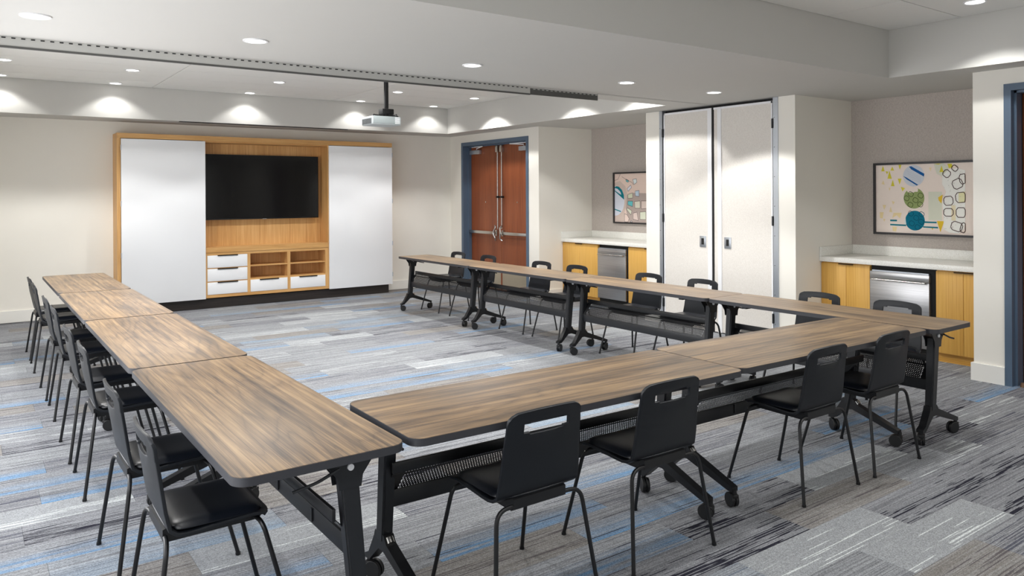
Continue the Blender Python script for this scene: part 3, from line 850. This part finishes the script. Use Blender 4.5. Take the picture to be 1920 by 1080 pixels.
cells = [((110, 202, 208), [(520, 605), (635, 605), (625, 695), (515, 665)]), ((222, 226, 200), [(520, 495), (630, 470), (632, 555), (520, 560)]), ((222, 226, 206), [(485, 740), (510, 715), (608, 760), (590, 832)]), ((226, 208, 200), [(640, 800), (730, 782), (760, 920), (640, 900)]), ((226, 222, 206), [(675, 610), (800, 600), (800, 720), (684, 720)]), ((232, 232, 240), [(500, 400), (590, 340), (604, 385), (525, 445)]), ((232, 238, 238), [(636, 250), (720, 240), (730, 300), (665, 335)]), ((110, 202, 208), [(475, 240), (545, 268), (530, 295), (480, 280)]), ((204, 222, 238), [(690, 440), (780, 430), (780, 530), (695, 520)]), ((236, 216, 206), [(440, 812), (500, 830), (548, 890), (520, 948), (440, 948)]), ((240, 240, 240), [(575, 948), (600, 925), (625, 948)]),
         ((226, 208, 200), [(830, 600), (950, 600), (950, 720), (830, 730)]), ((222, 226, 206), [(800, 780), (930, 770), (930, 900), (800, 900)])]
for col, q in cells:
    S.append((col, P1(q)))
    for e in loopline(P1(q), .0035, A1): S.append(((74, 62, 64), e))
for e in loopline(P1([(345, 152), (290, 240), (205, 262)]), .004, A1, False): S.append(((150, 124, 118), e))
for e in loopline(P1([(380, 200), (480, 250), (620, 300), (650, 340)]), .0035, A1, False): S.append(((120, 92, 88), e))
artwork('abstract print with teal arc and street map cells, far alcove', 7.55, 8.372, 1.135, 1.896, S, (236, 214, 202))

# small brown rubber stop beside the right door
bm = bmesh.new(); cyl(bm, (0, 0, 0), (0, 0, .032), .026, 16, .02)
obj('door_stop', bm, M['brown'], None, True, label='small brown rubber door stop on floor by the right door', category='door stop').location = (6.93, 2.565, 0)

# ================================================================== downlights
def downlight_meshes():
    bm = bmesh.new()
    n = 32; r0, r1, r2 = .062, .078, .066
    rings = []
    for r, z in ((r1, 0), (r1, -.006), (r2, -.007), (r0, -.001)):
        rings.append([bm.verts.new((r * math.cos(2 * PI * k / n), r * math.sin(2 * PI * k / n), z)) for k in range(n)])
    for a, b in zip(rings, rings[1:]):
        for k in range(n): bm.faces.new((a[k], a[(k + 1) % n], b[(k + 1) % n], b[k]))
    ring = mesh_of(bm, 'trim_ring', M['white_trim'], True)
    bm = bmesh.new(); cyl(bm, (0, 0, -.0012), (0, 0, -.0030), .0615, 32)
    lens = mesh_of(bm, 'lens', M['lamp'])
    return ring, lens
RING, LENS = downlight_meshes()
def downlight(x, y, z, label, w=1.0, group='recessed ceiling downlights'):
    t = empty('downlight', (x, y, z), label=label, category='downlight', group=group)
    obj('trim_ring', RING, None, t); obj('lens', LENS, None, t)
    d = bpy.data.lights.new('lamp', 'SPOT')
    d.energy = SPOT_W * w; d.spot_size = math.radians(119); d.spot_blend = 0.22; d.shadow_soft_size = 0.045; d.color = LAMP_COL
    l = bpy.data.objects.new('lamp', d); C.objects.link(l); l.parent = t; l.location = (0, 0, -.05)
XS5 = (.309, 1.515, 3.178, 4.831, 6.03)
ordn = ('leftmost', 'second from left', 'third from left', 'fourth from left', 'rightmost')
for i, x in enumerate(XS5):
    downlight(x, 4.94, ZS, 'round white downlight in the lowered beam ceiling, ' + ordn[i])
    downlight(min(x, 6.09) if i < 4 else 6.09, 9.413, ZC, 'round downlight in the far tiled bay, near row, ' + ordn[i])
    downlight(min(x, 6.09) if i < 4 else 6.09, 10.625, ZC, 'round downlight in the far tiled bay beside the fascia, ' + ordn[i], .18)
    for y in (7.5, 6.35):
        downlight(x, y, ZC, 'round downlight in the far tiled bay hidden behind the grey track cover', group='downlights hidden behind the track cover')
    if i == 4:
        downlight(6.108, 2.571, ZC, 'round downlight in the near tiled bay at the top right', .45)
    else:
        downlight(x, 2.571, ZC, 'round downlight in the near tiled bay above the camera', (.3, .6, .9, 1)[i], group='downlights above the camera')
    downlight(x, .4, ZC, 'round downlight in the near tiled bay behind the camera', .5, group='downlights above the camera')

# ================================================================== projector and its ceiling mount
PX, PY = 3.50, 7.15
mt = empty('projector_mount', (PX + .035, PY, ZC), label='black ceiling pole and bracket holding the projector', category='mount')
bm = bmesh.new(); cyl(bm, (0, 0, 0), (0, 0, -.53), .024, 20); cyl(bm, (0, 0, -.001), (0, 0, -.02), .06, 24)
obj('pole', bm, M['matte_black'], mt, True)
bm = bmesh.new(); box(bm, -.065, .065, -.05, .05, -.585, -.53, bev=.006); cyl(bm, (0, 0, -.606), (0, 0, -.585), .03, 16); box(bm, -.05, .02, -.058, -.045, -.575, -.54)
obj('tilt_bracket', bm, M['matte_black'], mt, True)
bm = bmesh.new()
for a in (.35, 1.9, 3.4, 5.0):
    c, s = math.cos(a), math.sin(a)
    tube(bm, [(.02 * c, .02 * s, -.600), (.17 * c, .14 * s, -.597), (.18 * c, .145 * s, -.612)], .008, 8)
obj('spider_arm', bm, M['matte_black'], mt, True)
pj_ = empty('projector', (PX - .02, PY, 2.405), label='light grey projector hanging from the black ceiling mount', category='projector')
bm = bmesh.new(); box(bm, -.165, .165, -.125, .125, -.112, -.022, bev=.014, seg=3)
obj('housing', bm, M['projector'], pj_, True)
bm = bmesh.new(); box(bm, -.15, .15, -.1285, -.12, -.098, -.022, bev=.003)
rp = obj('rear_panel', bm, M['projector_dk'], pj_, True, label='grey recessed connector panel')
for k in range(5):
    bxo('vent_slot', (.09, .145, -.1305, -.128, -.092 + k * .014, -.086 + k * .014), M['white_trim'], rp)
bm = bmesh.new()
for k in range(11):
    box(bm, -.1665, -.163, -.105 + k * .02, -.095 + k * .02, -.10, -.045)
obj('side_vents', bm, M['grey_metal'], pj_, kind='stuff')
bm = bmesh.new(); cyl(bm, (.06, .12, -.065), (.06, .15, -.065), .036, 24); obj('lens_barrel', bm, M['tv_bezel'], pj_, True)

# ================================================================== tables
TL, TT, TH = 1.775, 0.028, 0.737
def tray_meshes(W):
    """perforated cable tray: folded sheet with real holes, between the two legs"""
    x0, x1 = .165, TL - .165
    bm = bmesh.new()
    # section polyline (y, z) : upper strip, fold, lower strip
    A, B, Cc, D = (W - .222, .492), (W - .203, .472), (W - .198, .465), (W - .138, .388)
    def strip(P, Q, rows, pitch=.0125):
        n = int((x1 - x0) / pitch)
        dx = (x1 - x0) / n
        for r in range(rows):
            t0, t1 = r / rows, (r + 1) / rows
            off = (dx / 2) if r % 2 else 0
            y0, z0 = P[0] + (Q[0] - P[0]) * t0, P[1] + (Q[1] - P[1]) * t0
            y1, z1 = P[0] + (Q[0] - P[0]) * t1, P[1] + (Q[1] - P[1]) * t1
            hyy, hzz = (y1 - y0), (z1 - z0); hl = math.hypot(hyy, hzz)
            rad = .0029
            for k in range(n - (1 if r % 2 else 0)):
                xa = x0 + off + k * dx; xb = xa + dx; xm = (xa + xb) / 2
                sq = [(xa, 0), (xm, 0), (xb, 0), (xb, .5), (xb, 1), (xm, 1), (xa, 1), (xa, .5)]
                outer = [bm.verts.new((x, y0 + hyy * t, z0 + hzz * t)) for x, t in sq]
                inner = []
                for x, t in sq:
                    ddx, ddt = x - xm, (t - .5) * hl
                    L = math.hypot(ddx, ddt)
                    inner.append(bm.verts.new((xm + ddx / L * rad, y0 + hyy * (.5 + ddt / L * rad / hl), z0 + hzz * (.5 + ddt / L * rad / hl))))
                for i in range(8):
                    j = (i + 1) % 8
                    bm.faces.new((outer[i], outer[j], inner[j], inner[i]))
    strip(A, B, 3)
    strip(Cc, D, 8)
    sheet = mesh_of(bm, 'perforated_tray', M['black'])
    bm = bmesh.new()
    def quadstrip(P, Q, xa, xb, th=.0015):
        prism(bm, [P, Q, (Q[0] + th, Q[1] + th), (P[0] + th, P[1] + th)], 'x', xa, xb)
    quadstrip(B, Cc, x0, x1)
    for xa, xb in ((.11, x0), (x1, TL - .11)):
        quadstrip(A, B, xa, xb); quadstrip(B, Cc, xa, xb); quadstrip(Cc, D, xa, xb)
    margin = mesh_of(bm, 'tray_margin', M['black'])
    bm = bmesh.new(); box(bm, .10, TL - .10, W - .235, W - .221, .488, .532, bev=.003)
    up_rail = mesh_of(bm, 'upper_rail', M['black'], True)
    bm = bmesh.new(); box(bm, .10, TL - .10, W - .150, W - .137, .322, .392, bev=.003)
    for xx in (.5, TL / 2, TL - .5): box(bm, xx - .006, xx + .006, W - .156, W - .149, .335, .385)
    lo_rail = mesh_of(bm, 'lower_rail', M['grey_metal'], True)
    return sheet, margin, up_rail, lo_rail

def caster_mesh():
    bm = bmesh.new()
    R_ = .037
    for x in (-.020, .004):
        cyl(bm, (x, -.012, R_), (x + .016, -.012, R_), R_, 20)
    # hood
    hood = []
    for k in range(11):
        a = math.radians(-10 + 200 * k / 10)
        hood.append((-.012 + .030 * math.cos(a), R_ + .030 * math.sin(a)))
    prism(bm, hood, 'x', -.005, .005)
    box(bm, -.016, .016, -.004, .026, .052, .070, bev=.003)
    cyl(bm, (0, .012, .066), (0, .012, .094), .011, 12)
    bmesh.ops.bevel(bm, geom=[e for e in bm.edges if len(e.link_faces) == 2 and e.calc_face_angle(0) > 1.2 and e.calc_length() < .013], offset=.002, segments=1, affect='EDGES')
    return mesh_of(bm, 'caster', M['wheel'], True)
CAST = caster_mesh()

def make_table(W):
    root = empty('training_table', (0, 0, 0))
    bm = bmesh.new(); prism(bm, rrect(.001, TL - .001, .001, W - .001, .055, 10), 'z', TH - TT, TH - .0012)
    bmesh.ops.bevel(bm, geom=[e for e in bm.edges if abs(e.verts[0].co.z - e.verts[1].co.z) < 1e-6 and len(e.link_faces) == 2], offset=.002, segments=2, affect='EDGES')
    band = obj('edge_band', bm, M['edge'], root, True)
    bm = bmesh.new(); prism(bm, rrect(.0035, TL - .0035, .0035, W - .0035, .053, 10), 'z', TH - .0018, TH)
    obj('tabletop', bm, M['walnut'], root)
    bm = bmesh.new()
    for xx in (.30, TL - .34): box(bm, xx, xx + .04, .06, W - .06, TH - TT - .022, TH - TT - .0005)
    box(bm, .09, TL - .09, W - .20, W - .175, TH - TT - .028, TH - TT - .0005)
    obj('under_frame', bm, M['black'], root)
    yt, yb = W - .18, W - .140     # post top and bottom
    for sgn, xp in ((1, .105), (-1, TL - .105)):
        bm = bmesh.new()
        # tapered leaning post
        v = []
        for y, z, hy, hx in ((yb, .205, .030, .024), (yt + .004, .60, .033, .026), (yt, .655, .036, .024)):
            v.append([bm.verts.new((xp + sx * hx, y + sy * hy, z)) for sx, sy in ((-1, -1), (1, -1), (1, 1), (-1, 1))])
        for a, b in zip(v, v[1:]):
            for k in range(4): bm.faces.new((a[k], a[(k + 1) % 4], b[(k + 1) % 4], b[k]))
        bm.faces.new(v[0][::-1]); bm.faces.new(v[-1])
        es = [e for e in bm.edges if abs(e.verts[0].co.z - e.verts[1].co.z) > .03]
        bmesh.ops.bevel(bm, geom=es, offset=.007, segments=3, affect='EDGES')
        leg = obj('leg', bm, M['grey_metal'], root, True)
        # foot: steep inner arm, long shallow outer arm, hub
        bm = bmesh.new()
        prof = [(yb - .040, .232), (yb + .040, .232), (yb + .050, .205), (yb + .105, .118), (yb + .140, .100), (yb + .140, .082), (yb + .100, .086), (yb + .010, .165),
                (yb - .030, .168), (yb - .300, .084), (yb - .328, .082), (yb - .328, .104), (yb - .060, .205)]
        prism(bm, prof, 'x', xp - .022, xp + .022)
        bmesh.ops.bevel(bm, geom=[e for e in bm.edges if e.calc_face_angle(0) > .5], offset=.004, segments=2, affect='EDGES')
        obj('foot', bm, M['black'], leg, True)
        bm = bmesh.new(); cyl(bm, (xp, yb - .045, .222), (xp, yb - .062, .205), .016, 12)
        obj('foot_bolt', bm, M['chrome'], leg, True)
        for yy, rz in ((yb + .118, .5 * sgn), (yb - .318, PI - .3 * sgn)):
            cs = obj('caster', CAST, None, leg)
            cs.location = (xp, yy, 0); cs.rotation_euler = (0, 0, rz)
        # hinge plate
        for dx in (-.031, .027):
            bm = bmesh.new()
            prism(bm, [(yt - .040, .600), (yt + .040, .600), (yt + .046, .640), (yt + .098, TH - TT - .0005), (yt - .098, TH - TT - .0005), (yt - .046, .640)], 'x', xp + dx, xp + dx + .004)
            obj('hinge_plate', bm, M['grey_metal'], leg)
        bm = bmesh.new(); xb = xp - sgn * .031
        cyl(bm, (xb - sgn * .007, yt, .672), (xb, yt, .672), .011, 20)
        cyl(bm, (xp + sgn * .031, yt, .672), (xp + sgn * .036, yt, .672), .008, 16)
        obj('bolt', bm, M['white_trim'], leg, True)
    # release lever and spring rod at both ends
    for sgn, xp in ((1, .06), (-1, TL - .06)):
        bm = bmesh.new(); tube(bm, rounded_path([(xp, yt - .045, .678), (xp, yt - .12, .650), (xp + sgn * .01, yt - .20, .632)], .02), .0055, 8)
        obj('release_lever', bm, M['grey_metal'], root, True)
    sheet, margin, ur, lr = tray_meshes(W)
    tr = obj('perforated_tray', sheet, None, root)
    obj('tray_margin', margin, None, tr)
    obj('upper_rail', ur, None, root); obj('lower_rail', lr, None, root)
    return root

rows = [  # W, origin, direction angle, extra angle, labels
    ('left', .580, (.6384, 2.3082), 0.0003, 1.7852), ('front', .604, (1.2400, 2.3139), -0.0150, 1.772), ('right', .499, (4.810, 2.2525), .005, 1.7748)]
GRP = 'walnut training tables in a U shape'
near4 = ('nearest', 'second nearest', 'third nearest', 'farthest')
for nm, W, (ox, oy), ang, L in rows:
    proto = make_table(W)
    cnt = 2 if nm == 'front' else 4
    for k in range(cnt):
        t = proto if k == 0 else copy_tree(proto)
        t['category'] = 'table'; t['group'] = GRP
        if nm == 'left':
            a = -PI / 2 + ang; lx, ly = 0, L * k + TL
            t.location = (ox - ang * ly, oy + ly, 0)
            t['label'] = 'walnut folding table on casters, %s of four in the left row' % near4[k]
        elif nm == 'front':
            a = ang; lx = (TL + .002) * k + .002; ly = 0
            t.location = (ox + lx, oy + ang * lx + (.022 if k else 0), 0)
            t['label'] = 'walnut folding table on casters, %s of two in the front row' % ('left' if k == 0 else 'right')
        else:
            a = PI / 2 + ang; ly = L * k
            t.location = (ox + W - ang * ly, oy + ly, 0)
            t['label'] = 'walnut folding table on casters, %s of four in the right row' % near4[k]
        t.rotation_euler = (0, 0, a)

# ================================================================== chairs
def bake(o):
    dg = bpy.context.evaluated_depsgraph_get()
    me = bpy.data.meshes.new_from_object(o.evaluated_get(dg))
    return me
def make_chair():
    root = empty('stacking_chair', (0, 0, 0))
    # shell: seat and back in one bent sheet, hand slot in the back
    prof = [(.170, .434), (.150, .445), (.10, .449), (.0, .444), (-.075, .438), (-.120, .436), (-.150, .441), (-.172, .456), (-.186, .480), (-.194, .52), (-.202, .58), (-.210, .64), (-.217, .690), (-.2195, .697), (-.223, .731), (-.2245, .738), (-.228, .758), (-.231, .774), (-.233, .783)]
    NT_ = len(prof)
    xs = [-1, -.93, -.80, -.64, -.60, -.45, -.225, 0, .225, .45, .60, .64, .80, .93, 1]
    bm = bmesh.new()
    grid = []
    for i, (y, z) in enumerate(prof):
        if i <= 6: hw = .200 - .012 * (i == 0)
        else: hw = .197 - .024 * (z - .45) / .335
        row = []
        for s in xs:
            x = s * hw
            yy, zz = y, z
            if z > .745:     # arched top with round corners
                tt = (z - .745) / (.783 - .745)
                zz = .745 + (z - .745) * (1 - .30 * s * s)
                if abs(s) > .79: zz -= .017 * ((abs(s) - .79) / .21) ** 2.0 * tt
            if .68 < z < .745:   # slot corners drawn in
                pass
            if i > 7:            # back gently dished across its width
                yy = y - .018 * (1 - s * s) * min(1, (z - .44) / .2) + .009
            if i < 7:
                zz = z - .006 * (1 - s * s)
            if i == 0 and abs(s) > .63: yy -= .030 * ((abs(s) - .63) / .37) ** 2
            row.append(bm.verts.new((x, yy, zz)))
        grid.append(row)
    iz0 = 13; iz1 = 14   # slot rows between z .697 and .727
    for i in range(NT_ - 1):
        for k in range(len(xs) - 1):
            mid = (xs[k] + xs[k + 1]) / 2
            if 13 <= i <= 13 and abs(mid) < .6 or i in (12, 14) and abs(mid) < .45:
                continue
            bm.faces.new((grid[i][k], grid[i][k + 1], grid[i + 1][k + 1], grid[i + 1][k]))
    loose = [v for v in bm.verts if not v.link_faces]
    bmesh.ops.delete(bm, geom=loose, context='VERTS')
    sh = obj('shell', bm, M['shell'], None, True)
    m1 = sh.modifiers.new('s', 'SOLIDIFY'); m1.thickness = .012; m1.offset = 0
    m2 = sh.modifiers.new('b', 'BEVEL'); m2.width = .003; m2.segments = 2; m2.limit_method = 'ANGLE'; m2.angle_limit = math.radians(50)
    me = bake(sh); old = sh.data; sh.modifiers.clear(); sh.data = me
    for p in me.polygons: p.use_smooth = True
    try: me.set_sharp_from_angle(angle=math.radians(40))
    except Exception: pass
    me.name = 'shell'; sh.parent = root
    # seat pad
    bm = bmesh.new()
    nx, ny = 14, 14
    top = []
    for j in range(ny + 1):
        for i in range(nx + 1):
            pass
    def padz(s, t):
        e = (1 - abs(s) ** 7) * (1 - abs(t) ** 7)
        y = -.012 + t * .165
        base = .446 - .006 * (1 - s * s)
        if y > .12: base -= (y - .12) ** 2 * 3.0
        return base, y, e
    up_, dn_ = [], []
    for j in range(ny + 1):
        ru, rd = [], []
        t = -1 + 2 * j / ny
        t = math.copysign(1 - (1 - abs(t)) ** 1.35, t)
        for i in range(nx + 1):
            s = -1 + 2 * i / nx
            s = math.copysign(1 - (1 - abs(s)) ** 1.35, s)
            b, y, e = padz(s, t)
            x = s * .186
            k = 1 - .13 * (abs(s) ** 7) * (abs(t) ** 7)
            ru.append(bm.verts.new((x * k, -.012 + (y + .012) * k, b + .008 + .024 * e ** .6)))
            rd.append(bm.verts.new((x * k, -.012 + (y + .012) * k, b + .004)))
        up_.append(ru); dn_.append(rd)
    for j in range(ny):
        for i in range(nx):
            bm.faces.new((up_[j][i], up_[j][i + 1], up_[j + 1][i + 1], up_[j + 1][i]))
            bm.faces.new((dn_[j][i], dn_[j + 1][i], dn_[j + 1][i + 1], dn_[j][i + 1]))
    for j in range(ny):
        bm.faces.new((up_[j][0], up_[j + 1][0], dn_[j + 1][0], dn_[j][0])); bm.faces.new((up_[j][nx], dn_[j][nx], dn_[j + 1][nx], up_[j + 1][nx]))
    for i in range(nx):
        bm.faces.new((up_[0][i], dn_[0][i], dn_[0][i + 1], up_[0][i + 1])); bm.faces.new((up_[ny][i], up_[ny][i + 1], dn_[ny][i + 1], dn_[ny][i]))
    obj('seat_pad', bm, M['vinyl'], root, True)
    # bracket under the seat
    bm = bmesh.new()
    prism(bm, [(-.184, .402), (-.172, .396), (.140, .400), (.150, .412), (.150, .4275), (-.118, .4265), (-.146, .4295), (-.172, .444), (-.184, .440)], 'x', -.128, .128)
    obj('under_seat_bracket', bm, M['black'], root)
    for sx in (-1, 1):
        bm = bmesh.new()
        tube(bm, rounded_path([(sx * .085, -.172, .412), (sx * .204, -.184, .415), (sx * .25, -.24, .006)], .075, 7), .0086, 10)
        cyl(bm, (sx * .25, -.24, 0), (sx * .2493, -.2393, .012), .0108, 10)
        obj('leg', bm, M['black'], root, True)
        bm = bmesh.new()
        tube(bm, rounded_path([(sx * .085, .120, .412), (sx * .192, .135, .415), (sx * .23, .24, .006)], .075, 7), .0086, 10)
        cyl(bm, (sx * .23, .24, 0), (sx * .2293, .2385, .012), .0108, 10)
        obj('leg', bm, M['black'], root, True)
    return root
chair0 = make_chair()
first = [True]
CG = 'black stacking chairs around the U of tables'
def chair(x, y, rz, label):
    c = chair0 if first[0] else copy_tree(chair0)
    first[0] = False
    c.location = (x, y, 0); c.rotation_euler = (0, 0, rz)
    c['label'] = label; c['category'] = 'chair'; c['group'] = CG
ord8 = ('nearest', 'second', 'third', 'fourth', 'fifth', 'sixth', 'seventh', 'farthest')
for i, (y, dx) in enumerate(((2.93, 0), (3.65, -.002), (4.74, .007), (5.42, .0), (6.45, .01), (7.12, .004), (8.25, -.002), (8.90, -.001))):
    chair(.722 + dx, y, -PI / 2 + (.01 if i % 2 else -.012), 'black chair in the left row pushed under the tables, %s from the camera' % ord8[i])
for i, (x, lab) in enumerate(((1.775, 'leftmost'), (2.472, 'second from left'), (3.662, 'third from left'), (4.328, 'rightmost'))):
    chair(x, 2.483, (.01, -.008, 0, .006)[i], 'black chair seen from behind at the front row tables, %s of four' % lab)
for i, (y, dx) in enumerate(((2.87, 0), (3.49, 0), (4.68, 0), (5.36, 0), (6.463, .0), (7.09, -.01), (8.24, 0), (8.985, 0))):
    chair(5.315 + dx, y, PI / 2 + (.012 if i % 2 else -.01), 'black chair in the right row behind the tables, %s from the camera' % ord8[i])
